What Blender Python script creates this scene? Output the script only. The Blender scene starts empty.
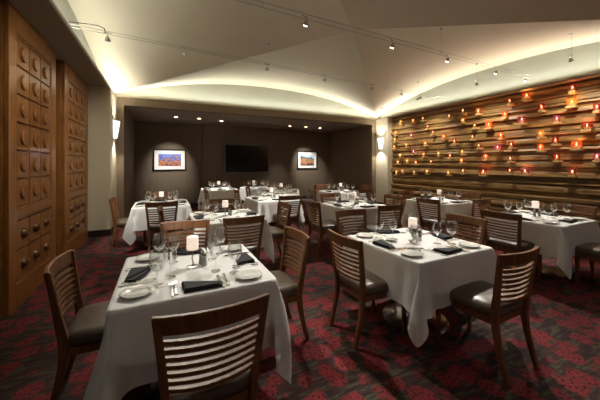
import bpy, math, random
import numpy as np
from mathutils import Vector, Matrix
random.seed(7)
PI = math.pi
sc = bpy.context.scene
col = sc.collection
# ------------------------------------------------------------------ camera, world, exposure
cd = bpy.data.cameras.new('camera'); cam = bpy.data.objects.new('camera', cd); col.objects.link(cam)
cam.location = (0, 0, 1.5); cam.rotation_euler = (PI/2, 0, -math.radians(26))
cd.sensor_width = 36; cd.lens = 36*283/600; cd.shift_y = -0.06; cd.clip_start = 0.05
sc.camera = cam
w = bpy.data.worlds.new('world'); sc.world = w; w.use_nodes = True
w.node_tree.nodes['Background'].inputs[0].default_value = (1.0, 0.85, 0.7, 1)
w.node_tree.nodes['Background'].inputs[1].default_value = 0.01
sc.view_settings.view_transform = 'Standard'; sc.view_settings.look = 'None'
sc.view_settings.gamma = 1; sc.view_settings.exposure = 2.3; sc.view_settings.use_curve_mapping = False
COVE = 12.5; COVE_COL = (0.98, 1.0, 0.90)
SPOT = 52.0; SPOT_COL = (1.0, 0.95, 0.86)

def area(name, loc, sx, sy, rot, power, colr):
    l = bpy.data.lights.new(name, 'AREA'); l.shape = 'RECTANGLE'; l.size = sx; l.size_y = sy
    l.energy = power; l.color = colr
    o = bpy.data.objects.new(name, l); o.location = loc; o.rotation_euler = rot; col.objects.link(o); return o
# LED strips lying on the cove ledges behind the lips, shining up
XC, YC, HB, LIP = 3.0, 4.04, 4.20, 4.0
area('cove_strip_back', (XC, YC+4.06, 3.160), 7.9, 0.03, (PI+.5, 0, 0), COVE, COVE_COL)
area('cove_strip_right', (XC+4.06, YC, 3.160), 7.9, 0.03, (PI-.5, 0, PI/2), COVE, COVE_COL)
area('cove_strip_left', (XC-4.06, YC, 3.160), 7.9, 0.03, (PI+.5, 0, PI/2), COVE*0.65, COVE_COL)

def spot(name, loc, target, power, ang=50, blend=0.6, colr=SPOT_COL, size=0.03):
    l = bpy.data.lights.new(name, 'SPOT'); l.energy = power; l.spot_size = math.radians(ang); l.spot_blend = blend
    l.color = colr; l.shadow_soft_size = size
    o = bpy.data.objects.new(name, l); o.location = loc
    o.rotation_euler = (Vector(target)-Vector(loc)).to_track_quat('-Z', 'Y').to_euler(); col.objects.link(o); return o

# ------------------------------------------------------------------ materials
def mat(name, colr=(.5, .5, .5), rough=.5, metal=0, **k):
    m = bpy.data.materials.new(name); m.use_nodes = True
    b = m.node_tree.nodes['Principled BSDF']
    b.inputs['Base Color'].default_value = (*colr, 1); b.inputs['Roughness'].default_value = rough
    b.inputs['Metallic'].default_value = metal
    for kk, v in k.items(): b.inputs[kk.replace('_', ' ')].default_value = v
    return m
def N(m, t, **k):
    n = m.node_tree.nodes.new(t)
    for kk, v in k.items(): setattr(n, kk, v)
    return n
def L(m, a, b): m.node_tree.links.new(a, b)
def ramp(m, stops):
    r = N(m, 'ShaderNodeValToRGB'); e = r.color_ramp.elements
    while len(e) < len(stops): e.new(0.5)
    for i, (p, c) in enumerate(stops): e[i].position = p; e[i].color = (*c, 1)
    return r
def bsdf(m): return m.node_tree.nodes['Principled BSDF']
def mapping(m, scale, obj=True):
    t = N(m, 'ShaderNodeTexCoord'); mp = N(m, 'ShaderNodeMapping'); mp.inputs['Scale'].default_value = scale
    L(m, t.outputs['Object'] if obj else t.outputs['Generated'], mp.inputs[0]); return mp
def noise_mat(name, c1, c2, scale, rough=.5, map_scale=(1, 1, 1), detail=4, bump=0, metal=0, lo=.3, hi=.7, **k):
    m = mat(name, c1, rough, metal, **k); mp = mapping(m, map_scale)
    n = N(m, 'ShaderNodeTexNoise'); n.inputs['Scale'].default_value = scale; n.inputs['Detail'].default_value = detail
    L(m, mp.outputs[0], n.inputs['Vector'])
    r = ramp(m, [(lo, c1), (hi, c2)]); L(m, n.outputs['Fac'], r.inputs[0]); L(m, r.outputs[0], bsdf(m).inputs['Base Color'])
    if bump:
        b = N(m, 'ShaderNodeBump'); b.inputs['Strength'].default_value = bump; b.inputs['Distance'].default_value = .01
        L(m, n.outputs['Fac'], b.inputs['Height']); L(m, b.outputs[0], bsdf(m).inputs['Normal'])
    return m
M = {}
M['wood'] = noise_mat('cherry wood', (.12, .045, .013), (.235, .092, .028), 6, .42, (6, 6, 1), 5, Coat_Weight=.08)
M['honey'] = noise_mat('honey wood', (.30, .13, .03), (.42, .20, .05), 6, .35, (2, 12, 12), 5, Coat_Weight=.3)
M['door'] = noise_mat('carved door wood', (.16, .058, .011), (.30, .118, .024), 5, .38, (5, 5, .7), 6, Coat_Weight=.2)
M['doordark'] = noise_mat('dark door frame wood', (.02, .008, .004), (.035, .013, .007), 6, .45, (5, 5, .8))
M['slat'] = noise_mat('walnut plank', (.12, .062, .018), (.36, .21, .07), 3.0, .42, (9, .9, 9), 7, lo=.33, hi=.68)
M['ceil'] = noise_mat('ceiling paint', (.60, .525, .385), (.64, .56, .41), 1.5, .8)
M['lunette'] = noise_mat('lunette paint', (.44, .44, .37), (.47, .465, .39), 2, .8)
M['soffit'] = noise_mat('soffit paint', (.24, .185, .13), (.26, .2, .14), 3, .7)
M['lip'] = mat('cove lip paint', (.45, .4, .3), .6)
M['column'] = noise_mat('column paint', (.54, .48, .34), (.58, .51, .36), 3, .75)
M['taupe'] = noise_mat('taupe wallcovering', (.13, .098, .066), (.155, .115, .078), 20, .75, (1, 1, .05), 3)
M['taupe2'] = noise_mat('lighter taupe wallcovering', (.17, .12, .074), (.20, .14, .085), 20, .75, (1, 1, .05), 3)
M['darkbase'] = mat('dark baseboard', (.015, .01, .008), .5)
M['leather'] = noise_mat('brown leather', (.085, .06, .042), (.11, .078, .054), 25, .36, bump=.08, Coat_Weight=.15)
M['cloth'] = noise_mat('white table linen', (.76, .76, .74), (.80, .80, .78), 40, .8, bump=.03, Sheen_Weight=.15)
M['napkin'] = noise_mat('black napkin cloth', (.008, .008, .010), (.013, .013, .016), 60, .85, bump=.1)
M['china'] = mat('white china', (.75, .74, .70), .15, Coat_Weight=.5)
M['silver'] = mat('polished steel', (.75, .74, .72), .18, 1)
M['chrome'] = mat('chrome', (.6, .6, .6), .2, 1)
M['darkmetal'] = mat('dark bronze metal', (.05, .045, .04), .35, 1)
M['pewter'] = mat('pewter', (.32, .3, .27), .35, 1)
M['basemetal'] = mat('dark enamelled table base', (.05, .05, .052), .3, .6)
M['frame'] = mat('black picture frame', (.008, .007, .007), .35)
M['mat'] = mat('white picture mount', (.8, .8, .82), .7)
M['screen'] = mat('tv screen', (.003, .003, .004), .18)
M['bezel'] = mat('tv bezel', (.10, .10, .105), .35)
M['paper'] = mat('white card', (.75, .75, .73), .6)
M['magenta'] = mat('maroon edge print', (.12, .02, .03), .6)
M['shelfblock'] = noise_mat('pale oak shelf', (.50, .32, .12), (.60, .40, .16), 8, .4, (1, 6, 6))
M['knob'] = mat('bronze dome', (.16, .085, .045), .28, .7)
M['bronzetrim'] = mat('satin trim', (.30, .29, .25), .4, .3)
M['salt'] = mat('frosted shaker glass', (.45, .45, .43), .2)
def emis(name, c, s, base=None):
    m = mat(name, base or c, .4); b = bsdf(m); b.inputs['Emission Color'].default_value = (*c, 1); b.inputs['Emission Strength'].default_value = s; return m
M['lamp'] = emis('lit frosted candle shade', (1, .78, .62), .16, (.55, .52, .48))
M['sconce'] = emis('lit frosted glass', (.93, .96, 1.0), .5)
M['bulb'] = emis('lit halogen bulb', (1, .93, .8), 8)
M['bulbdim'] = emis('recessed lamp lens', (1, .85, .7), .8)
M['wax'] = emis('glowing candle wax', (1, .5, .15), .35, (.8, .7, .5))
M['flame'] = emis('candle flame', (1, .55, .2), 5)
def glassy(name, tint=(1, 1, 1), refl=(1, 1, 1), fac=.5, mx=.35, ior=1.45):
    m = bpy.data.materials.new(name); m.use_nodes = True; nt = m.node_tree; nt.nodes.clear()
    o = N(m, 'ShaderNodeOutputMaterial'); t = N(m, 'ShaderNodeBsdfTransparent'); g = N(m, 'ShaderNodeBsdfGlossy')
    t.inputs[0].default_value = (*tint, 1); g.inputs[0].default_value = (*refl, 1); g.inputs['Roughness'].default_value = .04
    lw = N(m, 'ShaderNodeLayerWeight'); lw.inputs['Blend'].default_value = fac
    mr = N(m, 'ShaderNodeMapRange'); mr.inputs['To Min'].default_value = .07; mr.inputs['To Max'].default_value = mx
    L(m, lw.outputs['Facing'], mr.inputs[0])
    x = N(m, 'ShaderNodeMixShader'); L(m, mr.outputs[0], x.inputs[0]); L(m, t.outputs[0], x.inputs[1]); L(m, g.outputs[0], x.inputs[2]); L(m, x.outputs[0], o.inputs[0])
    return m
M['glass'] = glassy('clear wine glass', (.93, .94, .94), (1, 1, 1), .45, .85)
def votive(name, c, s):
    m = mat(name, tuple(v*.5 for v in c), .12, Alpha=.55); b = bsdf(m)
    b.inputs['Emission Color'].default_value = (*c, 1); b.inputs['Emission Strength'].default_value = s; return m
M['v_a'] = votive('amber votive glass', (1.0, .32, .04), .035)
M['v_o'] = votive('orange votive glass', (1.0, .15, .03), .035)
M['v_r'] = votive('red votive glass', (.45, .03, .02), .008)
M['v_p'] = votive('plum votive glass', (.5, .08, .16), .015)
# carpet
m = mat('patterned carpet', (.1, .02, .02), .95); M['carpet'] = m
mp = mapping(m, (1, 1, 1))
nd = N(m, 'ShaderNodeTexNoise'); nd.inputs['Scale'].default_value = 9; nd.inputs['Detail'].default_value = 3; L(m, mp.outputs[0], nd.inputs['Vector'])
mixv = N(m, 'ShaderNodeMix', data_type='RGBA'); mixv.blend_type = 'LINEAR_LIGHT'; mixv.inputs[0].default_value = .05
L(m, mp.outputs[0], mixv.inputs[6]); L(m, nd.outputs['Color'], mixv.inputs[7])
vo = N(m, 'ShaderNodeTexVoronoi'); vo.inputs['Scale'].default_value = 5.7; vo.inputs['Randomness'].default_value = .6; L(m, mixv.outputs[2], vo.inputs['Vector'])
rv = ramp(m, [(.46, (1, 1, 1)), (.56, (0, 0, 0))]); L(m, vo.outputs['Distance'], rv.inputs[0])
mp2 = mapping(m, (5, 30, 1)); mp2.inputs['Rotation'].default_value = (0, 0, .5)
ns = N(m, 'ShaderNodeTexNoise'); ns.inputs['Scale'].default_value = 1.0; ns.inputs['Detail'].default_value = 4; L(m, mp2.outputs[0], ns.inputs['Vector'])
rs = ramp(m, [(.36, (.007, .006, .006)), (.47, (.05, .010, .009)), (.53, (.016, .012, .008)), (.6, (.075, .06, .028)), (.68, (.010, .014, .011))]); L(m, ns.outputs['Fac'], rs.inputs[0])
nr = N(m, 'ShaderNodeTexNoise'); nr.inputs['Scale'].default_value = 42; nr.inputs['Detail'].default_value = 5; L(m, mp.outputs[0], nr.inputs['Vector'])
rr = ramp(m, [(.40, (.015, .005, .005)), (.50, (.21, .013, .016)), (.60, (.17, .011, .014)), (.70, (.08, .04, .018))]); L(m, nr.outputs['Fac'], rr.inputs[0])
mx = N(m, 'ShaderNodeMix', data_type='RGBA'); L(m, rv.outputs[0], mx.inputs[0]); L(m, rs.outputs[0], mx.inputs[6]); L(m, rr.outputs[0], mx.inputs[7])
L(m, mx.outputs[2], bsdf(m).inputs['Base Color'])
bp = N(m, 'ShaderNodeBump'); bp.inputs['Strength'].default_value = .4; bp.inputs['Distance'].default_value = .004
nf = N(m, 'ShaderNodeTexNoise'); nf.inputs['Scale'].default_value = 250; L(m, mp.outputs[0], nf.inputs['Vector']); L(m, nf.outputs['Fac'], bp.inputs['Height']); L(m, bp.outputs[0], bsdf(m).inputs['Normal'])
# prints
def print_mat(name, stops, scale, dist, vert=None):
    m = mat(name, (.5, .5, .5), .4); mp = mapping(m, (1, 1, 1))
    n = N(m, 'ShaderNodeTexNoise'); n.inputs['Scale'].default_value = scale; n.inputs['Detail'].default_value = 3; n.inputs['Distortion'].default_value = dist
    L(m, mp.outputs[0], n.inputs['Vector'])
    sx = N(m, 'ShaderNodeSeparateXYZ'); L(m, mp.outputs[0], sx.inputs[0])
    ma = N(m, 'ShaderNodeMath', operation='MULTIPLY_ADD'); ma.inputs[1].default_value = .95 if vert is None else vert
    L(m, sx.outputs['Z'], ma.inputs[0]); L(m, n.outputs['Fac'], ma.inputs[2])
    r = ramp(m, stops); L(m, ma.outputs[0], r.inputs[0]); L(m, r.outputs[0], bsdf(m).inputs['Base Color']); return m
M['print1'] = print_mat('blue and orange abstract print', [(.2, (.12, .05, .10)), (.34, (.35, .12, .05)), (.42, (.65, .28, .10)), (.49, (.12, .08, .12)), (.55, (.07, .10, .32)), (.63, (.12, .16, .6)), (.75, (.2, .25, .45))], 12, .6)
M['print2'] = print_mat('mountain lake print', [(.25, (.05, .05, .07)), (.34, (.35, .15, .06)), (.5, (.42, .22, .10)), (.56, (.03, .06, .10)), (.64, (.15, .3, .4)), (.74, (.55, .65, .7))], 3.5, .1, 1.5)

# ------------------------------------------------------------------ mesh builder
class MB:
    def __init__(s): s.v = []; s.f = []; s.mi = []
    def add(s, vs, fs, mi=0):
        n = len(s.v); s.v += [tuple(v) for v in vs]; s.f += [tuple(i+n for i in f) for f in fs]; s.mi += [mi]*len(fs); return s
    def box(s, a, b, mi=0):
        x0, y0, z0 = a; x1, y1, z1 = b
        return s.add([(x0, y0, z0), (x1, y0, z0), (x1, y1, z0), (x0, y1, z0), (x0, y0, z1), (x1, y0, z1), (x1, y1, z1), (x0, y1, z1)],
            [(0, 3, 2, 1), (4, 5, 6, 7), (0, 1, 5, 4), (1, 2, 6, 5), (2, 3, 7, 6), (3, 0, 4, 7)], mi)
    def tube(s, pts, r, n=8, cap=True, flat=1.0):
        pts = [Vector(p) for p in pts]; R = r if isinstance(r, (list, tuple)) else [r]*len(pts); vs = []; fs = []
        up = Vector((0, 0, 1))
        for i, p in enumerate(pts):
            t = (pts[min(i+1, len(pts)-1)]-pts[max(i-1, 0)]).normalized()
            a = t.cross(up if abs(t.z) < .95 else Vector((1, 0, 0))).normalized(); b = a.cross(t).normalized()
            for k in range(n):
                an = 2*PI*k/n; vs.append(p+a*math.cos(an)*R[i]+b*math.sin(an)*R[i]*flat)
        for i in range(len(pts)-1):
            for k in range(n): fs.append((i*n+k, i*n+(k+1) % n, (i+1)*n+(k+1) % n, (i+1)*n+k))
        if cap: fs.append(tuple(range(n))[::-1]); fs.append(tuple((len(pts)-1)*n+k for k in range(n)))
        return s.add(vs, fs)
    def lathe(s, prof, n=20, c=(0, 0, 0), sx=1, sy=1, mi=0):
        vs = []; fs = []
        for r, z in prof:
            for k in range(n):
                a = 2*PI*k/n; vs.append((c[0]+r*math.cos(a)*sx, c[1]+r*math.sin(a)*sy, c[2]+z))
        for i in range(len(prof)-1):
            for k in range(n): fs.append((i*n+k, i*n+(k+1) % n, (i+1)*n+(k+1) % n, (i+1)*n+k))
        if prof[0][0] > 1e-5: fs.append(tuple(range(n))[::-1])
        return s.add(vs, fs, mi)
    def lathe_open(s, prof, n=20, c=(0, 0, 0)):
        q = s.lathe(prof, n, c)
        if prof[0][0] > 1e-5: s.f.pop(); s.mi.pop()
        return q
    def prism(s, poly, z0, z1):
        n = len(poly); vs = [(x, y, z0) for x, y in poly]+[(x, y, z1) for x, y in poly]
        fs = [tuple(range(n))[::-1], tuple(range(n, 2*n))]+[(i, (i+1) % n, n+(i+1) % n, n+i) for i in range(n)]
        return s.add(vs, fs)
    def strip(s, rows):   # rows of equal-length closed loops -> skinned solid
        n = len(rows[0]); vs = [p for r in rows for p in r]; fs = []
        for i in range(len(rows)-1):
            for k in range(n): fs.append((i*n+k, i*n+(k+1) % n, (i+1)*n+(k+1) % n, (i+1)*n+k))
        fs.append(tuple(range(n))[::-1]); fs.append(tuple((len(rows)-1)*n+k for k in range(n)))
        return s.add(vs, fs)
    def xf(s, mtx, start=0):
        for i in range(start, len(s.v)): s.v[i] = tuple(mtx @ Vector(s.v[i]))
        return s
    def build(s, name, mats, parent=None, smooth=False, bevel=0, sub=0, solid=0):
        me = bpy.data.meshes.new(name); me.from_pydata(s.v, [], s.f)
        if not isinstance(mats, (list, tuple)): mats = [mats]
        for mm in mats: me.materials.append(mm)
        if len(mats) > 1:
            for p, i in zip(me.polygons, s.mi): p.material_index = i
        me.update()
        import bmesh
        bm = bmesh.new(); bm.from_mesh(me); bmesh.ops.recalc_face_normals(bm, faces=bm.faces); bm.to_mesh(me); bm.free()
        if smooth:
            me.polygons.foreach_set('use_smooth', [True]*len(me.polygons))
        o = bpy.data.objects.new(name, me); col.objects.link(o)
        if parent: o.parent = parent
        if bevel:
            b = o.modifiers.new('bevel', 'BEVEL'); b.width = bevel; b.segments = 2; b.limit_method = 'ANGLE'
        if solid:
            b = o.modifiers.new('solid', 'SOLIDIFY'); b.thickness = solid
        if sub:
            b = o.modifiers.new('sub', 'SUBSURF'); b.levels = sub; b.render_levels = sub
        if smooth == 'auto':
            e = o.modifiers.new('es', 'EDGE_SPLIT'); e.split_angle = math.radians(40)
        return o
def tag(o, label=None, cat=None, group=None, kind=None):
    if label: o['label'] = label
    if cat: o['category'] = cat
    if group: o['group'] = group
    if kind: o['kind'] = kind
    return o
def empty(name, loc, rz=0):
    o = bpy.data.objects.new(name, None); o.location = loc; o.rotation_euler = (0, 0, rz); o.empty_display_size = .1; col.objects.link(o); return o
def copy_tree(o, parent=None):
    c = o.copy(); col.objects.link(c)
    c.parent = parent
    for ch in o.children: 
        copy_tree(ch, c)
    return c
class Proto:      # first use moves the prototype itself, later uses copy it
    def __init__(s, o): s.o = o; s.used = False
    def place(s, loc, rz, label, cat, group, scale=None):
        o = s.o if not s.used else copy_tree(s.o)
        s.used = True
        o.location = loc; o.rotation_euler = (0, 0, rz)
        if scale: o.scale = scale
        for k in ('label', 'category', 'group'):
            if k in o: del o[k]
        tag(o, label, cat, group); s.last = o; return o
def struct(name, mb, m, **k): return tag(mb.build(name, m, **k), kind='structure')

# ------------------------------------------------------------------ setting
struct('floor', MB().box((-2.2, -2.6, -.1), (7.6, 11.1, 0)), M['carpet'])
# vaulted ceiling: four conical facets meeting at the apex, springing from four lunette arches
ZA, ZS = 3.84, 3.18
b = MB(); NA, NR = 48, 10
def zf(t, s): return ZA-(ZA-ZS)*t*abs(s)**2.2
for q in range(4):
    vs = []; fs = []
    for i in range(NR+1):
        t = i/NR
        for j in range(NA+1):
            s_ = -1+2*j/NA; px, py = s_*t*HB, t*HB
            a = q*PI/2; vs.append((XC+px*math.cos(a)-py*math.sin(a), YC+px*math.sin(a)+py*math.cos(a), zf(t, s_)))
    for i in range(NR):
        for j in range(NA): fs.append((i*(NA+1)+j, i*(NA+1)+j+1, (i+1)*(NA+1)+j+1, (i+1)*(NA+1)+j))
    b.add(vs, fs)
o = struct('ceiling', b, M['ceil'], smooth='auto')
names = ['trim_1', 'trim_2', 'trim_3', 'trim_4']
for q in range(4):     # lunettes
    vs = []; fs = []
    for j in range(NA+1):
        s_ = -1+2*j/NA
        for z in (3.10, zf(1, s_)+.002):
            px, py = s_*HB, HB; a = q*PI/2
            vs.append((XC+px*math.cos(a)-py*math.sin(a), YC+px*math.sin(a)+py*math.cos(a), z))
    for j in range(NA): fs.append((2*j, 2*j+1, 2*j+3, 2*j+2))
    struct(names[q], MB().add(vs, fs), M['lunette'])
x0, x1, y0, y1 = XC-LIP, XC+LIP, YC-LIP, YC+LIP
# soffits with cove ledge and lip
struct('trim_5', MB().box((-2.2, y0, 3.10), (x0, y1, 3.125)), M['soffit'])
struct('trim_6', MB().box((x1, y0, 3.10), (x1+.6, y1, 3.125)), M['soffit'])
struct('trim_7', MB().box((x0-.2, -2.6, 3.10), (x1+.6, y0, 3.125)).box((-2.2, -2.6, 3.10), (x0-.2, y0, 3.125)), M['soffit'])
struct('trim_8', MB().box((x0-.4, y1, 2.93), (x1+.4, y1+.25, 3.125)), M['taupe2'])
lp = MB(); lt = .02; z0_, z1_ = 3.11, 3.168
lp.box((x0-lt, y0, z0_), (x0, y1+lt, z1_)).box((x1, y0, z0_), (x1+lt, y1+lt, z1_)).box((x0, y1, z0_), (x1, y1+lt, z1_)).box((x0, y0-lt, z0_), (x1, y0, z1_))
struct('trim_9', lp, M['lip'])
# alcove
AX0, AX1, AY = -.83, 6.82, 10.9
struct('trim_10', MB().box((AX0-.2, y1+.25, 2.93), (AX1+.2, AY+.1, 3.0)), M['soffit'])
struct('wall_back', MB().box((AX0-.2, AY, 0), (AX1+.2, AY+.12, 2.95)).box((1.33, AY-.06, .1), (4.74, AY, 2.93)), M['taupe'])
struct('wall_alcove_left', MB().box((x0-.4, y1, 0), (AX0, AY+.1, 2.93)), M['taupe2'])
struct('wall_alcove_right', MB().box((AX1, y1, 0), (AX1+.6, AY+.1, 2.93)), M['taupe2'])
struct('baseboard_back', MB().box((AX0, AY-.08, 0), (AX1, AY-.06, .11)), M['darkbase'])
# left column, right column
struct('wall_column_left', MB().box((-1.45, 7.1, 0), (-.98, y1, 3.10)), M['column'])
struct('wall_column_right', MB().box((7.0, 7.45, 0), (7.5, y1, 3.10)), M['column'])
struct('baseboard_left', MB().box((-1.46, 7.07, 0), (-.96, y1, .13)), M['darkbase'])
struct('baseboard_right', MB().box((6.98, 7.42, 0), (7.45, y1, .13)), M['darkbase'])
# left wall: dark recess behind the doors, rear wall, right wall backing
struct('wall_left', MB().box((-1.95, -2.6, 0), (-1.7, 7.1, 3.1)).box((-1.7, 5.12, 0), (-1.52, 5.53, 3.1)).box((-1.7, -.5, 0), (-1.5, 3.73, 3.1)), M['doordark'])
struct('wall_front', MB().box((-2.2, -2.7, 0), (7.6, -2.6, 3.1)), M['taupe'])
wr = MB().box((7.27, y0-2.6, 0), (7.4, 7.45, 3.1))
rnd = random.Random(3)
z = 0.02; k = 0
while z < 3.07:
    h = rnd.choice([.06, .075, .09, .11]); h = min(h, 3.085-z)
    seg = []
    ny = 36; ph = rnd.uniform(0, 6); base = (.045 if k % 2 else .10)+rnd.uniform(-.02, .03); am = rnd.uniform(.004, .014); fr = rnd.uniform(.5, 1.3)
    ph2 = rnd.uniform(0, 6); lo = rnd.uniform(-.028, .018)
    rows = []
    for i in range(ny+1):
        y = -2.5+(7.45+2.5)*i/ny
        d = base+am*math.sin(fr*y+ph); dz = .007*math.sin(.6*y+ph2)
        rows.append([(7.28, y, z-.01+dz), (7.28-d+lo, y, z+.006+dz), (7.28-d, y, z+h-.02+dz), (7.28-d+.008, y, z+h-.008+dz), (7.28, y, z+h+.004+dz)])
    wr.strip(rows); z += h; k += 1
struct('wall_right', wr, M['slat'])

# carved doors
def make_door(n, ya, yb, z0=.0, z1=3.1):
    d = empty('door_%d' % n, (-1.35, (ya+yb)/2, 0)); tag(d, kind='structure')
    W_ = (yb-ya)/2; X = 0
    f = MB()
    st = .17; tl = -W_+st; tr = W_-.17
    f.box((-.14, -W_, z0), (-.045, W_, z1))                       # slab
    f.box((-.045, -W_, z0), (0, tl, z1)).box((-.045, tr, z0), (0, W_, z1))
    for a, c in ((0, .24), (.93, 1.02), (2.86, z1)): f.box((-.045, tl, a), (0, tr, c))
    for za, zb in ((.24, .93), (1.02, 2.86)):                      # inner moulding
        g = .025
        f.box((-.045, tl, za), (-.012, tl+g, zb)).box((-.045, tr-g, za), (-.012, tr, zb)).box((-.045, tl, za), (-.012, tr, za+g)).box((-.045, tl, zb-g), (-.012, tr, zb))
    f.build('door_frame', M['door'], d, bevel=.006)
    for za, zb, nr in ((.265, .905, 2), (1.045, 2.835, 6)):
        ph_ = (zb-za)/nr; pw = (tr-tl-.05)/3
        for r in range(nr):
            for c in range(3):
                cy = tl+.025+pw*(c+.5); cz = za+ph_*(r+.5)
                t = MB(); hy, hz = pw/2-.007, ph_/2-.007
                outer = [(-.045, -hy, -hz), (-.045, hy, -hz), (-.045, hy, hz), (-.045, -hy, hz)]
                inn = [(-.014, y_*(1-.005/hy), z_*(1-.005/hz)) for _, y_, z_ in outer]
                t.add([(x_, y_+cy, z_+cz) for x_, y_, z_ in outer+inn], [(0, 1, 5, 4), (1, 2, 6, 5), (2, 3, 7, 6), (3, 0, 4, 7), (4, 5, 6, 7)])
                t.build('tile_panel', M['door'], d)
                s0 = MB(); R = .078
                s0.lathe([(R, 0), (R, .018), (R*.94, .023), (R*.6, .024), (0, .024)] if nr == 6 else [(R*.75, 0), (R*.75, .012), (R*.6, .03), (R*.3, .045), (0, .05)], 20)
                s0.xf(Matrix.Translation((-.014, cy, cz)) @ Matrix.Rotation(PI/2, 4, 'Y'))
                s0.build('medallion', M['door'] if nr == 6 else M['knob'], d, smooth='auto')
    return d
make_door(1, 3.75, 5.12)
make_door(2, 5.53, 7.05)

# ------------------------------------------------------------------ wall furniture
def sconce(loc, rz, label):
    s = empty('wall_sconce', loc, rz); tag(s, label, 'wall light', 'glass wall sconces on the columns')
    g = MB(); n = 14; rows = []
    for i in range(n+1):
        a = PI*i/n; r0, r1 = .07, .125
        rows.append((a, r0, r1))
    vs = []; fs = []
    for a, r0, r1 in rows:
        vs += [(r0*math.cos(a), -r0*math.sin(a)*.9, -.19), (r1*math.cos(a), -r1*math.sin(a)*.95, .19)]
    for i in range(n): fs.append((2*i, 2*i+2, 2*i+3, 2*i+1))
    g.add(vs, fs); g.build('glass_shade', M['sconce'], s, smooth=True, solid=.004)
    MB().box((-.05, -.022, -.10), (.05, 0, .10)).build('back_plate', M['chrome'], s, bevel=.003)
    return s
sconce((-.98, 7.62, 2.28), PI/2, 'frosted glass sconce on the left beige column beside the doors')
sconce((7.0, 7.78, 2.22), -PI/2, 'frosted glass sconce on the right beige column beside the plank wall')
for loc, c in (((-.83, 7.62, 2.28), 1), ((6.84, 7.78, 2.22), 1)):
    for up in (1, -1):
        spot('sconce_light', (loc[0], loc[1], loc[2]+.2*up), (loc[0]-(.12 if loc[0] < 0 else -.12), loc[1], loc[2]+1.2*up), 9, 110, .9, (1, .97, .9), .04)

def picture(loc, w_, h_, pm, label, pr):
    p = empty('framed_picture', loc); tag(p, label, 'picture')
    f = MB(); b_ = .045
    f.box((-w_/2, -.03, -h_/2), (-w_/2+b_, 0, h_/2)).box((w_/2-b_, -.03, -h_/2), (w_/2, 0, h_/2)).box((-w_/2+b_, -.03, -h_/2), (w_/2-b_, 0, -h_/2+b_)).box((-w_/2+b_, -.03, h_/2-b_), (w_/2-b_, 0, h_/2))
    f.build('frame', M['frame'], p)
    MB().box((-w_/2+b_, -.012, -h_/2+b_), (w_/2-b_, -.004, h_/2-b_)).build('mount', M['mat'], p)
    MB().box((-pr[0]/2, -.015, -pr[1]/2), (pr[0]/2, -.0125, pr[1]/2)).build('print', pm, p)
picture((.25, AY-.003, 1.64), 1.06, .75, M['print1'], 'framed colourful blue and orange print on the alcove wall left of the television', (.72, .42))
picture((5.66, AY-.003, 1.67), .98, .78, M['print2'], 'framed mountain lake print on the alcove wall right of the television', (.66, .48))
t = empty('television', (3.0, AY-.06, 1.69)); tag(t, 'large flat black television mounted on the alcove wall', 'television')
MB().box((-.90, -.06, -.56), (.90, -.01, .56)).build('bezel', M['bezel'], t, bevel=.006)
MB().box((-.85, -.064, -.5), (.85, -.058, .53)).build('screen', M['screen'], t)
dl = [(.38, 9.39), (1.05, 9.39), (1.78, 9.6), (4.33, 9.74), (5.0, 9.73), (5.64, 9.76)]
dn = ['first', 'second', 'third', 'fourth', 'fifth', 'sixth', 'seventh', 'eighth']
for i, (x, y) in enumerate(dl):
    e = empty('recessed_downlight', (x, y, 2.93)); tag(e, 'small recessed downlight in the alcove ceiling, %s from the left' % dn[i], 'ceiling light', 'recessed downlights in the alcove')
    MB().lathe([(.075, -.001), (.075, -.006), (.05, -.004), (.05, 0)], 20).build('trim_ring', M['lip'], e)
    MB().lathe([(.05, -.002), (0, -.002)], 20).build('lens', M['bulbdim'], e)
    tx, ty = (x, y+.1)
    tgt = {0: (.25, 10.85, 1.4), 1: (1.3, 8.8, .7), 2: (2.2, 8.6, .7), 3: (4.2, 10.6, 0), 4: (5.66, 10.85, 1.35), 5: (5.9, 9.8, 0)}[i]
    spot('downlight_beam', (x, y, 2.91), tgt, {0: 70, 4: 75, 1: 75, 2: 80, 3: 25, 5: 25}[i], 50, 1)
tag(MB().box((2.35, 9.62, 2.922), (3.75, 9.68, 2.93)).build('slot_diffuser', M['bezel']), 'long thin air slot in the alcove ceiling above the television', 'air vent')

# ------------------------------------------------------------------ cable lights
def cable(name, a, b, label, hang):
    e = empty(name, a); tag(e, label, 'light cable', 'ceiling light cables')
    d = Vector(b)-Vector(a); sd = Vector((-d.y, d.x, 0)).normalized()*.05
    for s in (-1, 1): MB().tube([sd*s, d+sd*s], .0028, 6).build('wire', M['pewter'], e)
    for tt, zz in hang:
        p = d*tt; MB().tube([p, p+Vector((0, 0, zz))], .0013, 5).tube([p-sd, p+sd], .0025, 5).lathe([(.02, zz-.012), (.02, zz)], 10, tuple(p)).build('hanger', M['pewter'], e)
A0, A1 = (-1.13, 4.66, 3.32), (7.13, 5.35, 3.32)
B0, B1 = (.35, 3.05, 3.3), (7.13, 3.19, 3.3)
def lerp(a, b, t): return tuple(a[i]+(b[i]-a[i])*t for i in range(3))
cable('cable_run', A0, A1, 'pair of thin wires crossing the vault from the left cove toward the plank wall', [(.35, .38), (.72, .35)])
cable('cable_run', B0, B1, 'pair of thin wires crossing the vault nearest the camera', [(.1, .35), (.55, .4)])
f = MB(); f.tube([(-1.13, 4.80, 3.42), (-.98, 4.8, 3.43), (-.80, 4.78, 3.43), (-.72, 4.72, 3.38), (-.70, 4.68, 3.30)], .006, 6)
tag(f.build('feed_cable', M['darkmetal']), 'curved black feed cable joining the left cove to the ceiling wires', 'cable')
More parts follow.
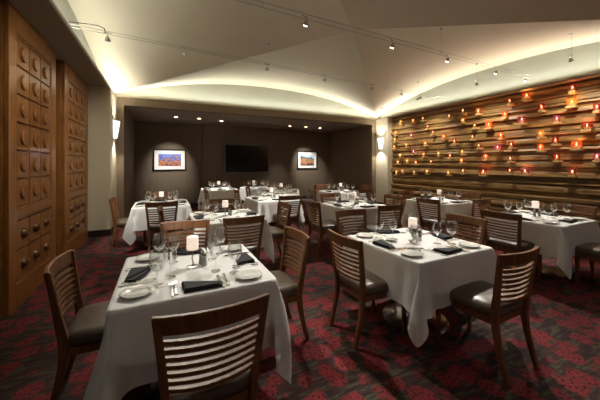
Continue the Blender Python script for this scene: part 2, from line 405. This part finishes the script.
def head():
    h = empty('spotlight', (0, 0, 0))
    MB().tube([(-.05, 0, 0), (.05, 0, 0)], .004, 6).tube([(0, 0, 0), (0, 0, -.05)], .004, 6).build('bracket', M['chrome'], h)
    s = MB(); s.lathe_open([(.012, .07), (.02, .06), (.034, .02), (.040, 0)], 16)
    s.xf(Matrix.Translation((0, .0, -.12)) @ Matrix.Rotation(math.radians(22), 4, 'X')); s.build('lamp_cup', M['chrome'], h, smooth=True)
    s = MB(); s.lathe([(.030, .012), (.02, .004), (0, 0)], 14); s.xf(Matrix.Translation((0, 0, -.12)) @ Matrix.Rotation(math.radians(22), 4, 'X')); s.build('bulb', M['bulb'], h, smooth=True)
    return h
HP = Proto(head())
heads = [(A0, A1, .055, (0.0, 6.0, .75), 'far', 1.3), (A0, A1, .175, (.25, 2.2, .75), 'far', .9), (A0, A1, .345, (.85, 4.1, .75), 'far', 1.35), (A0, A1, .50, (2.1, 5.9, .7), 'far', 2.0), (A0, A1, .66, (3.2, 4.2, .7), 'far', 1.4), (A0, A1, .78, (4.4, 6.5, .75), 'far', 1.2), (A0, A1, .87, (5.1, 3.9, .75), 'far', 1.9),  # sixth far head is an added extra lighting the rear right table
         (B0, B1, .18, (.85, 2.2, .75), 'near', .75), (B0, B1, .39, (2.3, 2.0, .75), 'near', 1.0), (B0, B1, .57, (2.3, 2.0, .75), 'near', .8), (B0, B1, .775, (4.8, 2.1, .75), 'near', .9), (B0, B1, .93, (4.7, 2.1, .75), 'near', .6)]
cnt = {'far': 0, 'near': 0}
for a, b_, t_, tg, run, pw in heads:
    p = lerp(a, b_, t_); cnt[run] += 1
    HP.place(p, 0 if a is A0 else .4, 'small silver spotlight, %s from the left on the %s ceiling wires' % (dn[cnt[run]-1], 'far' if run == 'far' else 'nearer'), 'spotlight', 'spotlights on the ceiling wires')
    spot('spot_beam', (p[0], p[1]-.02, p[2]-.15), tg, SPOT*pw, 48, .8)
for i, (x, y) in enumerate([(-.6, -1.0), (1.2, -1.0), (3.0, -1.0), (4.8, -1.0)]):   # unseen downlights added behind the camera as fill for the room's front
    e = empty('recessed_downlight', (x, y, 3.10)); tag(e, 'added fill downlight in the soffit behind the camera, %s from the left' % dn[i], 'ceiling light', 'added fill downlights behind the camera')
    MB().lathe([(.075, -.001), (.075, -.006), (.05, -.004), (.05, 0)], 20).build('trim_ring', M['lip'], e)
    spot('downlight_beam', (x, y, 3.07), (x+.1, y+.9, 0), 4, 120, 1)
for y, t in ((3.05, 4.3), (4.78, 6.1)):     # added beams without fixtures, to brighten the carved doors
    spot('door_beam', (.35, y, 3.2), (-1.35, t, 1.7), 28, 75, 1)
e = empty('recessed_downlight', (.9, -.12, 3.10)); tag(e, 'added chair-lighting downlight at the soffit edge above the camera', 'ceiling light')  # added fitting out of view, brightening the front left table's far chair
MB().lathe([(.075, -.001), (.075, -.006), (.05, -.004), (.05, 0)], 20).build('trim_ring', M['lip'], e)
spot('chair_beam', (.9, -.12, 3.07), (.25, 3.35, .9), 130, 9, .8)
# wall washing spots on the plank wall, fixed along the ceiling wires
for i, (y, x) in enumerate([(2.3, 6.25), (3.9, 6.25), (5.5, 6.25), (6.9, 6.25)]):
    HP.place((x, y, 3.36), -PI/2, 'small silver wall spotlight near the plank wall, %s from the camera' % dn[i], 'spotlight', 'wall washing spotlights')
    wf = MB().tube([(0, 0, 0), (0, 0, .36)], .0025, 5).lathe([(.03, .34), (.03, .36)], 12).build('ceiling_rod', M['pewter']); wf.parent = HP.last
    spot('wash_beam', (x, y, 3.22), (7.2, y+.25, 2.0), 27, 80, .9)

# ------------------------------------------------------------------ votives on the plank wall
VL = [(3.35, 2.94, 'o', 'l'), (2.59, 2.93, 'r', 'm'), (3.68, 2.91, 'r', 's'), (4.79, 2.88, 'r', 's'), (6.93, 2.87, 'a', 's'), (6.06, 2.86, 'r', 's'), (6.43, 2.84, 'a', 's'), (5.19, 2.8, 'r', 's'), (4.39, 2.79, 'o', 'm'), (2.6, 2.65, 'a', 'l'), (3.08, 2.65, 'r', 'm'), (4.79, 2.62, 'a', 'm'), (3.78, 2.61, 'o', 'm'), (5.89, 2.59, 'r', 's'), (7.17, 2.53, 'a', 's'), (2.25, 2.5, 'r', 'm'), (4.48, 2.45, 'r', 's'), (3.44, 2.43, 'p', 'l'), (4.14, 2.41, 'o', 'l'), (5.71, 2.4, 'r', 's'), (6.5, 2.37, 'p', 'm'), (2.83, 2.37, 'p', 'm'), (7.2, 2.31, 'a', 's'), (5.35, 2.24, 'o', 'm'), (2.38, 2.17, 'r', 'l'), (4.54, 2.17, 'r', 's'), (3.87, 2.14, 'o', 'm'), (3.1, 2.1, 'a', 'm'), (5.97, 2.1, 'a', 's'), (6.7, 2.1, 'a', 's'), (5.03, 2.09, 'r', 'm'), (7.23, 2.06, 'a', 's'), (2.85, 1.94, 'r', 'm'), (4.38, 1.94, 'r', 's'), (3.65, 1.91, 'r', 'm'), (6.41, 1.86, 'p', 'm'), (3.94, 1.85, 'p', 'l'), (2.53, 1.83, 'o', 'l'), (3.1, 1.82, 'o', 'm'), (4.81, 1.8, 'a', 's'), (5.52, 1.78, 'a', 's'), (6.03, 1.77, 'a', 's'), (6.96, 1.77, 'a', 's'), (5.16, 1.71, 'r', 's'), (4.21, 1.65, 'o', 'm'), (2.83, 1.61, 'r', 'm'), (3.67, 1.6, 'r', 's'), (2.25, 1.6, 'p', 'm'), (6.67, 1.58, 'a', 's'), (4.83, 1.57, 'a', 's'), (5.77, 1.55, 'r', 's'), (7.07, 1.54, 'a', 's'), (6.32, 1.53, 'a', 's'), (3.68, 1.33, 'r', 's'), (2.59, 1.32, 'r', 'm'), (3.38, 1.31, 'p', 'l'), (4.79, 1.3, 'r', 's'), (4.27, 1.27, 'r', 'l'), (5.91, 1.26, 'a', 's'), (6.86, 1.25, 'o', 's'), (5.21, 1.24, 'a', 's'), (6.39, 1.23, 'r', 's'), (7.12, 1.21, 'a', 's')]
SZ = {'s': (.041, .105), 'm': (.05, .125), 'l': (.075, .135)}
CN = {'a': 'amber', 'o': 'orange', 'r': 'dark red', 'p': 'plum'}
SN = {'s': 'small', 'm': 'medium', 'l': 'wide'}
def mk_votive(c, s):
    r, h = SZ[s]; v = empty('votive_candle', (0, 0, 0))
    MB().lathe_open([(0.001, 0), (r*.9, 0), (r, .01), (r*1.04, h), (r*.96, h), (r*.93, .012), (.001, .01)], 16).build('glass_cup', M['v_'+c], v, smooth=True)
    MB().lathe([(r*.6, .011), (r*.6, h*.35), (0, h*.35)], 12).build('candle', M['wax'], v)
    MB().lathe([(.004, h*.4), (.012, h*.5), (.007, h*.7), (0, h*.82)], 8).build('flame', M['flame'], v, smooth=True)
    if s != 's':
        pl = bpy.data.lights.new('candle_glow', 'POINT'); pl.energy = .25 if s == 'm' else .45; pl.color = (1, .45, .12) if c in 'ao' else (1, .2, .1); pl.shadow_soft_size = .012
        po = bpy.data.objects.new('candle_glow', pl); po.location = (0, 0, h*.75); col.objects.link(po); po.parent = v
    MB().box((-r*.85, -r*1.0, -.045), (.14, r*1.0, -.001)).build('bracket_shelf', M['shelfblock'], v, bevel=.005)
    return v
VP = {}
bands = [(2.75, 'top'), (2.45, 'second'), (2.15, 'third'), (1.9, 'fourth'), (1.7, 'fifth'), (1.45, 'sixth'), (0, 'bottom')]
def band(z): return [n for t_, n in bands if z >= t_][0]
ORD = ['first', 'second', 'third', 'fourth', 'fifth', 'sixth', 'seventh', 'eighth', 'ninth', 'tenth', 'eleventh', 'twelfth', 'thirteenth']
rowsd = {}
for v in sorted(VL, key=lambda v: -v[0]): rowsd.setdefault(band(v[1]), []).append(v)
for bn, vs_ in rowsd.items():
    for i, (y, z, c, s) in enumerate(vs_):
        if (c, s) not in VP: VP[(c, s)] = Proto(mk_votive(c, s))
        VP[(c, s)].place((7.08, y, z-.03), 0, '%s %s glass votive on the plank wall, %s from left in the %s row' % (SN[s], CN[c], ORD[i], bn), 'candle holder', 'votive candles on the plank wall')

# ------------------------------------------------------------------ table linen: draped by a small cloth relaxation
def drape(tx, ty, over, seed, n_it=230):
    rg = np.random.RandomState(seed)
    sx, sy = tx+2*over, ty+2*over
    hx = tx/2/round(tx/2/.042); hy = ty/2/round(ty/2/.042); no = round(over/hx); nx, ny = 2*(round(tx/2/hx)+no)+1, 2*(round(ty/2/hy)+no)+1; sx, sy = hx*(nx-1), hy*(ny-1)
    X, Y = np.meshgrid(np.linspace(-sx/2, sx/2, nx), np.linspace(-sy/2, sy/2, ny), indexing='ij')
    P = np.stack([X, Y, np.full_like(X, .756)], -1)
    lowf = np.zeros_like(X)
    for _ in range(6):
        a, ph, kk = rg.uniform(0, 2*PI), rg.uniform(0, 2*PI), rg.uniform(4, 9)
        lowf += np.sin(kk*(X*np.cos(a)+Y*np.sin(a))+ph)
    hx_, hy_ = tx/2, ty/2
    out = (np.abs(X) > hx_+1e-4) | (np.abs(Y) > hy_+1e-4); P0 = P.copy(); P0[..., 2] = .7515; pin = ~out
    P[..., 2] += out*lowf*.006
    P[..., 0] += rg.normal(0, .002, X.shape)*out; P[..., 1] += rg.normal(0, .002, X.shape)*out
    V = np.zeros_like(P); dt = .02
    def cons(P, di, dj, rest, k):
        for par in (0, 1):
            if dj == 0: A, B = P[par:nx-di:2*1 if di == 1 else 1], None
            i0, i1 = 0, nx-di; j0, j1 = max(0, -dj), ny-max(0, dj)
            a = P[i0:i1, j0:j1]; b = P[i0+di:i1+di, j0+dj:j1+dj]
            d = b-a; ln = np.linalg.norm(d, axis=-1, keepdims=True)+1e-9
            idx = (np.arange(i0, i1)//max(di, 1)) % 2 == par if di else None
            if di: mask = idx[:, None, None]
            else: mask = (((np.arange(j0, j1)//dj) % 2) == par)[None, :, None]
            c = d*((ln-rest)/ln*.5*k)*mask
            a += c; b -= c
    for it in range(n_it):
        V[..., 2] -= 9.8*dt; V *= .965
        Q = P+V*dt
        for _ in range(9 if it < n_it-50 else 30):
            cons(Q, 1, 0, hx, 1); cons(Q, 0, 1, hy, 1)
            dg = math.hypot(hx, hy); cons(Q, 1, 1, dg, .08); cons(Q, 1, -1, dg, .08)
            cons(Q, 2, 0, 2*hx, .03); cons(Q, 0, 2, 2*hy, .03); cons(Q, 1, 0, hx, 1); cons(Q, 0, 1, hy, 1)
            ins = (np.abs(Q[..., 0]) < hx_) & (np.abs(Q[..., 1]) < hy_) & (Q[..., 2] < .7515)
            dx = hx_-np.abs(Q[..., 0]); dy = hy_-np.abs(Q[..., 1]); dz = .7515-Q[..., 2]
            top = ins & (dz <= np.minimum(dx, dy)+.02)
            Q[..., 2][top] = .7515
            sd = ins & ~top; mx_ = sd & (dx < dy); my_ = sd & ~(dx < dy)
            Q[..., 0][mx_] = (np.sign(Q[..., 0])*hx_)[mx_]; Q[..., 1][my_] = (np.sign(Q[..., 1])*hy_)[my_]
            Q[..., 2] = np.maximum(Q[..., 2], .012); Q[pin] = P0[pin]
        nV = (Q-P)/dt; V = nV; P = Q
        tp = (P[..., 2] < .755) & (P[..., 2] > .745); V[tp] *= .2
    inn = (np.abs(P[..., 0]) < hx_-.01) & (np.abs(P[..., 1]) < hy_-.01); P[..., 2][inn] = .7515
    P[..., 0][inn] = X[inn]*1.0 if False else P[..., 0][inn]
    b = MB(); vs = P.reshape(-1, 3).tolist()
    fs = [(i*ny+j, (i+1)*ny+j, (i+1)*ny+j+1, i*ny+j+1) for i in range(nx-1) for j in range(ny-1)]
    b.add(vs, fs); b.hx = hx_; b.hy = hy_; return b
TW = .93
def cloth_proto(tx, ty, over, seed):
    b = drape(tx, ty, over, seed); o = b.build('tablecloth', M['cloth'], smooth=True, sub=1)
    me = o.data; at = me.attributes.new('crease_edge', 'FLOAT', 'EDGE')
    def onb(v):
        x, y, z = v.co; return z > .7514 and (abs(abs(x)-b.hx) < 1e-3 or abs(abs(y)-b.hy) < 1e-3)
    for e in me.edges:
        if all(onb(me.vertices[i]) for i in e.vertices): at.data[e.index].value = .75
    return Proto(o)
cloths = [cloth_proto(TW, TW, ov, s) for ov, s in ((.42, 1), (.36, 2), (.40, 5))]
cloth_long = cloth_proto(TW, 1.5, .41, 4)
def mk_table(tx, ty):
    t = empty('dining_table', (0, 0, 0)); a, b_ = tx/2-.055, ty/2-.055
    MB().box((-a, -b_, .715), (a, b_, .738)).build('tabletop', M['basemetal'], t, bevel=.004)
    MB().lathe([(.045, .03), (.04, .08), (.04, .70), (.09, .715)], 18).build('pedestal', M['basemetal'], t, smooth='auto')
    MB().lathe([(.30, 0), (.30, .012), (.24, .025), (.05, .04), (0, .04)], 36).build('base_plate', M['chrome'], t, smooth='auto')
    return t
table = Proto(mk_table(TW, TW)); table_long = Proto(mk_table(TW, 1.5))

# ------------------------------------------------------------------ chair
def mk_chair(wood, seatmat):
    c = empty('dining_chair', (0, 0, 0))
    # local: sitter faces +Y, back plane near y=-.25
    def hw(z): return .185+(.232-.185)*max(0, (z-.40))/.48 if z > .40 else .185+.0*z
    def by(z):
        if z < .42: return -.215-.085*((.42-z)/.42)**1.6
        return -.215-.065*((z-.42)/.46)
    for s in (-1, 1):       # rear leg and stile, one continuous piece
        rows = []
        for i in range(15):
            z = .88*i/14; x = s*hw(z); y = by(z); a = .0165; d = .017+.010*math.exp(-((z-.44)/.16)**2)
            rows.append([(x-a, y-d, z), (x+a, y-d, z), (x+a, y+d, z), (x-a, y+d, z)])
        MB().strip(rows).build('rear_leg', wood, c, bevel=.005)
    for s in (-1, 1):
        MB().strip([[(s*.205+a*q, .225+b*q, z) for a, b in ((-1, -1), (1, -1), (1, 1), (-1, 1))] for z, q in ((0, .013), (.2, .016), (.42, .021))]).build('front_leg', wood, c, bevel=.004)
    def bar(z0, z1, th, sag=.042, nn=12):
        rows = []; zc = (z0+z1)/2
        for i in range(nn+1):
            u = -1+2*i/nn; w0, w1 = hw(z0)-.010, hw(z1)-.010
            o0 = -sag*(1-u*u)
            rows.append([(u*w0, by(z0)+o0-th, z0), (u*w1, by(z1)+o0-th, z1), (u*w1, by(z1)+o0+th, z1), (u*w0, by(z0)+o0+th, z0)])
        return MB().strip(rows)
    rw = []
    nn = 12
    r = MB(); rows = []
    for i in range(nn+1):
        u = -1+2*i/nn; w0, w1 = hw(.80), hw(.885)+.017; o0 = -.042*(1-u*u); zt = .885; th = .0125
        rows.append([(u*w0, by(.80)+o0-th, .80), (u*w1, by(.885)+o0-th, zt), (u*w1, by(.885)+o0+th, zt), (u*w0, by(.80)+o0+th, .80)])
    r.strip(rows).build('top_rail', wood, c, bevel=.005)
    for k in range(7):
        z0 = .528+k*.0375; bar(z0, z0+.019, .011).build('slat', wood, c, bevel=.002)
    f = MB(); f.box((-.20, .205, .355), (.20, .235, .41)).box((-.17, -.215, .355), (.17, -.19, .41))
    for s in (-1, 1):
        f.strip([[(s*.185-.011, -.21, .355), (s*.185+.011, -.21, .355), (s*.185+.011, -.21, .41), (s*.185-.011, -.21, .41)],
                 [(s*.205-.011, .22, .355), (s*.205+.011, .22, .355), (s*.205+.011, .22, .41), (s*.205-.011, .22, .41)]])
    f.build('seat_frame', wood, c, bevel=.003)
    # cushion
    n = 40; prof = [(.88, .405), (.98, .41), (1.0, .435), (.995, .462), (.95, .482), (.8, .495), (.4, .503), (0.001, .505)]
    vs = []; fs = []
    for q, z in prof:
        for k in range(n):
            a = 2*PI*k/n; ca, sa = math.cos(a), math.sin(a); e = .32
            x = math.copysign(abs(ca)**e, ca); y = math.copysign(abs(sa)**e, sa)
            ww = .212+.034*(y+1)/2
            vs.append((x*ww*q, .022+y*.252*q, z))
    for i in range(len(prof)-1):
        for k in range(n): fs.append((i*n+k, i*n+(k+1) % n, (i+1)*n+(k+1) % n, (i+1)*n+k))
    fs.append(tuple(range(n))[::-1])
    MB().add(vs, fs).build('seat', seatmat, c, smooth=True)
    return c
chair = Proto(mk_chair(M['wood'], M['leather']))
FACE = {'+Y': 0, '-Y': PI, '+X': -PI/2, '-X': PI/2}
def put_chair(x, y, face, label, grp='slatted dining chairs around the tables', dr=0):
    """x, y: centre of the top rail's line; the chair stands in front of it"""
    a = (FACE[face] if isinstance(face, str) else face)+dr
    off = Vector((0, .29)); off.rotate(Matrix.Rotation(a, 2))
    return chair.place((x+off.x, y+off.y, 0), a, label, 'chair', grp)

# ------------------------------------------------------------------ tableware
def mk_plate(r=.09, sx=1.0):
    return MB().lathe([(r*.55, 0), (r*.6, .004), (r*.95, .014), (r, .017), (r*.98, .019), (r*.7, .0085), (r*.6, .006), (0, .006)], 32, sx=sx).build('bread_plate', M['china'], smooth=True)
def mk_napkin():
    b = MB()
    b.prism([(-.085, .055), (-.075, -.05), (.082, -.048), (.085, .0), (.02, .035)], .001, .009)
    b.prism([(-.083, .052), (-.073, -.048), (.078, -.046), (.078, -.004), (.0, .03)], .0095, .017)
    b.prism([(-.08, .046), (-.071, -.046), (.07, -.044), (-.02, .02)], .0175, .025)
    b.v = [(x*1.4, y*1.35, z) for x, y, z in b.v]
    return b.build('napkin', M['napkin'], smooth=False, bevel=.0035)
def mk_fork(ln=.19):
    f = empty('fork', (0, 0, 0))
    MB().strip([[(-w_, y, z), (w_, y, z), (w_, y, z+.0025), (-w_, y, z+.0025)] for y, w_, z in ((-ln/2, .007, .002), (-ln/2+.02, .008, .002), (-.01, .003, .006), (.03, .003, .008), (.045, .010, .004), (.058, .011, .003))]).build('handle', M['silver'], f, bevel=.001)
    for k in range(4):
        x = -.009+k*.006
        MB().strip([[(x-.0018, y, z), (x+.0018, y, z), (x+.0018, y, z+.002), (x-.0018, y, z+.002)] for y, z in ((.056, .003), (.078, .0025), (ln/2, .006))]).build('tine', M['silver'], f)
    return f
def mk_knife(ln=.205):
    f = empty('knife', (0, 0, 0))
    MB().strip([[(-w_, y, .001), (w_, y, .001), (w_, y, .001+t_), (-w_, y, .001+t_)] for y, w_, t_ in ((-ln/2, .008, .007), (-ln/2+.03, .009, .008), (-.01, .006, .006))]).build('handle', M['silver'], f, bevel=.002)
    MB().prism([(-.006, -.01), (.006, -.01), (.009, .03), (.009, .085), (.002, ln/2), (-.006, .09)], .003, .0048).build('blade', M['silver'], f)
    return f
def mk_glass(h, r, stem, foot):
    g = empty('wine_glass', (0, 0, 0)); bh = h-stem
    MB().lathe_open([(.004, stem), (r*.45, stem+bh*.06), (r*.82, stem+bh*.22), (r, stem+bh*.42), (r*.97, stem+bh*.65), (r*.80, h)], 24).build('bowl', M['glass'], g, smooth=True)
    MB().lathe([(foot, 0), (foot, .0015), (foot*.4, .004), (.0035, .01), (.0032, stem*.6), (.0045, stem)], 18).build('stem', M['glass'], g, smooth='auto')
    return g
def mk_lamp():
    l = empty('candle_lamp', (0, 0, 0))
    MB().lathe([(.042, 0), (.042, .003), (.03, .006), (0, .008)], 24).build('base', M['pewter'], l, smooth='auto')
    MB().tube([(0, 0, .006), (.004, 0, .03), (-.004, 0, .06), (.003, 0, .09), (0, 0, .118)], [.0055, .005, .005, .005, .007], 10).build('stem', M['pewter'], l, smooth=True)
    MB().lathe([(.01, .112), (.045, .118), (.047, .122), (.047, .126), (0, .126)], 24).build('tray', M['darkmetal'], l, smooth='auto')
    MB().lathe([(.038, .126), (.041, .13), (.041, .216), (.038, .219), (0, .212)], 24).build('shade', M['lamp'], l, smooth='auto')
    return l
def mk_shaker(top):
    s = empty('salt_shaker', (0, 0, 0))
    MB().lathe([(.018, 0), (.019, .01), (.016, .055), (.013, .07)], 14).build('bottle', M['salt'], s, smooth='auto')
    MB().lathe([(.015, .068), (.015, .082), (.008, .092), (0, .094)], 14).build('cap', M['silver'], s, smooth='auto')
    return s
PR = dict(plate=Proto(mk_plate()), bowl=Proto(mk_plate(.055)), napkin=Proto(mk_napkin()), fork=Proto(mk_fork()), knife=Proto(mk_knife()),
          goblet=Proto(mk_glass(.215, .048, .085, .038)), wine=Proto(mk_glass(.195, .040, .09, .034)), lamp=Proto(mk_lamp()), salt=Proto(mk_shaker(0)))
ZT = .7545
SIDES = [('near', 0), ('right', PI/2), ('far', PI), ('left', -PI/2)]
def setting(tx, ty, half, side, ang, tname, detail, rz=0, rr=None, napf=None):
    """one cover: ang rotates the near-side layout around the table centre"""
    rr = rr or random.Random(round(tx*10)*7+sum(map(ord, side)))
    dy = half-.465
    def put(kind, x, y, item, cat, extra_rot=0, z=ZT):
        v = Vector((x+rr.uniform(-.012, .012), y-dy+rr.uniform(-.012, .012))); v.rotate(Matrix.Rotation(ang+rz, 2))
        PR[kind].place((tx+v.x, ty+v.y, z), ang+rz+extra_rot, '%s at the %s side of the %s' % (item, side, tname), cat, {'napkin': 'black napkins', 'plate': 'bread plates', 'fork': 'forks', 'knife': 'knives', 'goblet': 'large wine glasses', 'wine': 'small wine glasses'}[kind]+' on the dining tables')
    put('napkin', .005, -.355, 'folded black napkin', 'napkin', rr.uniform(-.15, .15))
    put('plate', -.345, -.305, 'white bread plate', 'plate')
    put('goblet', .235, -.235, 'large wine glass', 'wine glass')
    put('wine', .125, -.155, 'small wine glass', 'wine glass')
    if detail:
        put('fork', -.155, -.335, 'outer fork', 'fork', rr.uniform(-.05, .05))
        put('fork', -.125, -.335, 'inner fork', 'fork', rr.uniform(-.05, .05))
        put('knife', .125, -.335, 'inner knife', 'knife', rr.uniform(-.05, .05))
        put('knife', .157, -.335, 'outer knife', 'knife', rr.uniform(-.05, .05))
TABLES = [  # x, y, rz, cloth, detail, name
    (.21, 2.18, 0, 0, 2, 'large front left table'),
    (2.20, 1.98, 0, 1, 2, 'front right table'),
    (4.74, 2.12, 0, 2, 2, 'right foreground table by the planks'),
    (.83, 4.13, 0, 1, 1, 'table right behind the front left one'),
    (3.20, 4.25, 0, 2, 1, 'table right behind the front right one'),
    (5.12, 3.95, 0, 0, 1, 'middle table beside the plank wall'),
    (0.0, 5.98, 0, 2, 1, 'rear left table by the left column'),
    (2.17, 5.85, 0, 0, 1, 'centre table in front of the television'),
    (4.42, 6.5, 0, 1, 1, 'rear right table by the right column'),
    (1.55, 8.75, 0, 0, 1, 'leftmost table inside the alcove'),
    (2.93, 7.15, -.44, 3, 1, 'long angled table at the back')]
for i, (x, y, rz, ci, det, nm) in enumerate(TABLES):
    lg = ci == 3
    (table_long if lg else table).place((x, y, 0), rz, 'pedestal dining table, the %s, hidden under its white cloth' % nm, 'table', 'square pedestal tables')
    (cloth_long if lg else cloths[ci]).place((x, y, 0), rz+(0 if lg else (i*3 % 4)*PI/2), 'white linen tablecloth draped over the %s' % nm, 'tablecloth', 'white tablecloths')
    for side, ang in SIDES:
        half = (.75 if lg and side in ('near', 'far') else .465)
        setting(x, y, half, side, ang, nm, det >= 1 and i < 6 or det == 2, rz)
    PR['lamp'].place((x-.01, y+.01, ZT), rz, 'lit white candle lamp at the middle of the %s' % nm, 'candle lamp', 'candle lamps on the tables')
    for k, (ax, ay) in enumerate(((.07, .0), (.055, .05))):
        PR['salt'].place((x+ax, y+ay, ZT), 0, '%s shaker beside the candle lamp on the %s' % (('salt', 'pepper')[k], nm), 'shaker', 'salt and pepper shakers')
# extra table joined to the alcove table
nm = 'right hand table inside the alcove'
x, y = 2.75, 8.65
table.place((x, y, 0), 0, 'pedestal dining table, the %s' % nm, 'table', 'square pedestal tables')
cloths[1].place((x, y, 0), PI, 'white linen tablecloth draped over the %s' % nm, 'tablecloth', 'white tablecloths')
for side, ang in SIDES: setting(x, y, .465, side, ang, nm, False)
PR['lamp'].place((x-.15, y+.01, ZT), 0, 'lit white candle lamp at the middle of the %s' % nm, 'candle lamp', 'candle lamps on the tables')
# white card and little dish on the front right table
cdm = MB().prism([(-.12, -.075), (.12, -.075), (.12, .075), (-.12, .075)], .001, .003); cdo = cdm.build('menu_card', M['paper'])
MB().box((-.12, -.075, .003), (.12, -.060, .0035)).build('printed_band', M['magenta'], cdo)
cdo.location = (2.2-.20, 1.98-.10, ZT+.001); cdo.rotation_euler = (0, 0, -.45)
tag(cdo, 'white menu card lying on the front right table beside a black napkin', 'menu card')
PR['bowl'].place((2.2-.19, 1.98+.10, ZT), 0, 'small white dish near the candle lamp on the front right table', 'dish', 'small dishes')

# ------------------------------------------------------------------ chairs
CH = [(.21, 1.27, '+Y', 'near side of the front left table, back to the camera', 0),
      (1.11, 2.33, '-X', 'right side of the front left table', 0),
      (-.595, 2.31, '+X', 'left side of the front left table, by the carved doors', 0),
      (.23, 3.28, '-Y', 'far side of the front left table', -.08),
      (2.30, 1.12, '+Y', 'near side of the front right table', 0),
      (1.42, 2.06, '+X', 'left side of the front right table', 0),
      (3.22, 2.14, '-X', 'right side of the front right table', 0),
      (2.28, 3.12, '-Y', 'far side of the front right table', 0),
      (3.92, 2.16, '+X', 'left side of the right foreground table', 0),
      (5.60, 2.02, '-X', 'right side of the right foreground table by planks', 0),
      (4.80, 1.12, '+Y', 'near side of the right foreground table', 0),
      (.87, 3.26, '+Y', 'near side of the second left table', 0),
      (1.75, 4.12, '-X', 'right side of the second left table', 0),
      (.93, 5.10, '-Y', 'far side of the second left table', 0),
      (-.02, 4.42, '+X', 'left side of the second left table, seen edge-on', 0),
      (3.12, 3.24, '+Y', 'near side of the table behind the front right one', 0),
      (2.25, 4.17, '+X', 'left side of the table behind the front right one', 0),
      (3.17, 5.05, '-Y', 'far side of the table behind the front right one', 0),
      (4.15, 4.25, '-X', 'right side of the table behind the front right one', 0),
      (4.26, 3.55, '+X', 'left side of the middle table along the planks', 0),
      (5.10, 3.08, '+Y', 'near side of the middle table along the planks', 0),
      (5.98, 3.88, '-X', 'right side of the middle table, against the planks', 0),
      (5.10, 4.88, '-Y', 'far side of the middle table along the planks', 0),
      (0.0, 5.12, '+Y', 'near side of the rear left table', 0),
      (-.80, 6.02, '+X', 'left side of the rear left table by the column', 0),
      (0.0, 6.93, '-Y', 'far side of the rear left table', 0),
      (2.25, 5.02, '+Y', 'near side of the centre table before the television', 0),
      (3.27, 6.15, '+X', 'left side of the rear right table', 0),
      (4.30, 7.32, '-Y', 'far side of the rear right table', 0),
      (5.33, 6.5, '-X', 'right side of the rear right table', 0),
      (4.38, 5.42, '+Y', 'near side of the rear right table', 0),
      (2.07, 7.5, PI*1.5-.44, 'left side of the long angled table', 0),
      (3.95, 7.05, PI/2-.44, 'right side of the long angled table', 0),
      (3.5, 8.4, PI-.44, 'far end of the long angled table', 0),
      (1.62, 6.9, '+X', 'open floor between the centre table and alcove tables', 0),
      (.95, 7.2, '+X', 'open floor left of the alcove tables', 0),
      (1.8, 9.7, '-Y', 'far side of the leftmost alcove table', 0),
      (2.75, 9.6, '-Y', 'far side of the right hand alcove table', 0)]
for x, y, f, where, dr in CH:
    put_chair(x, y, f, 'brown slat-back chair at '+where if 'open floor' not in where else 'brown slat-back chair standing on '+where, dr=dr)
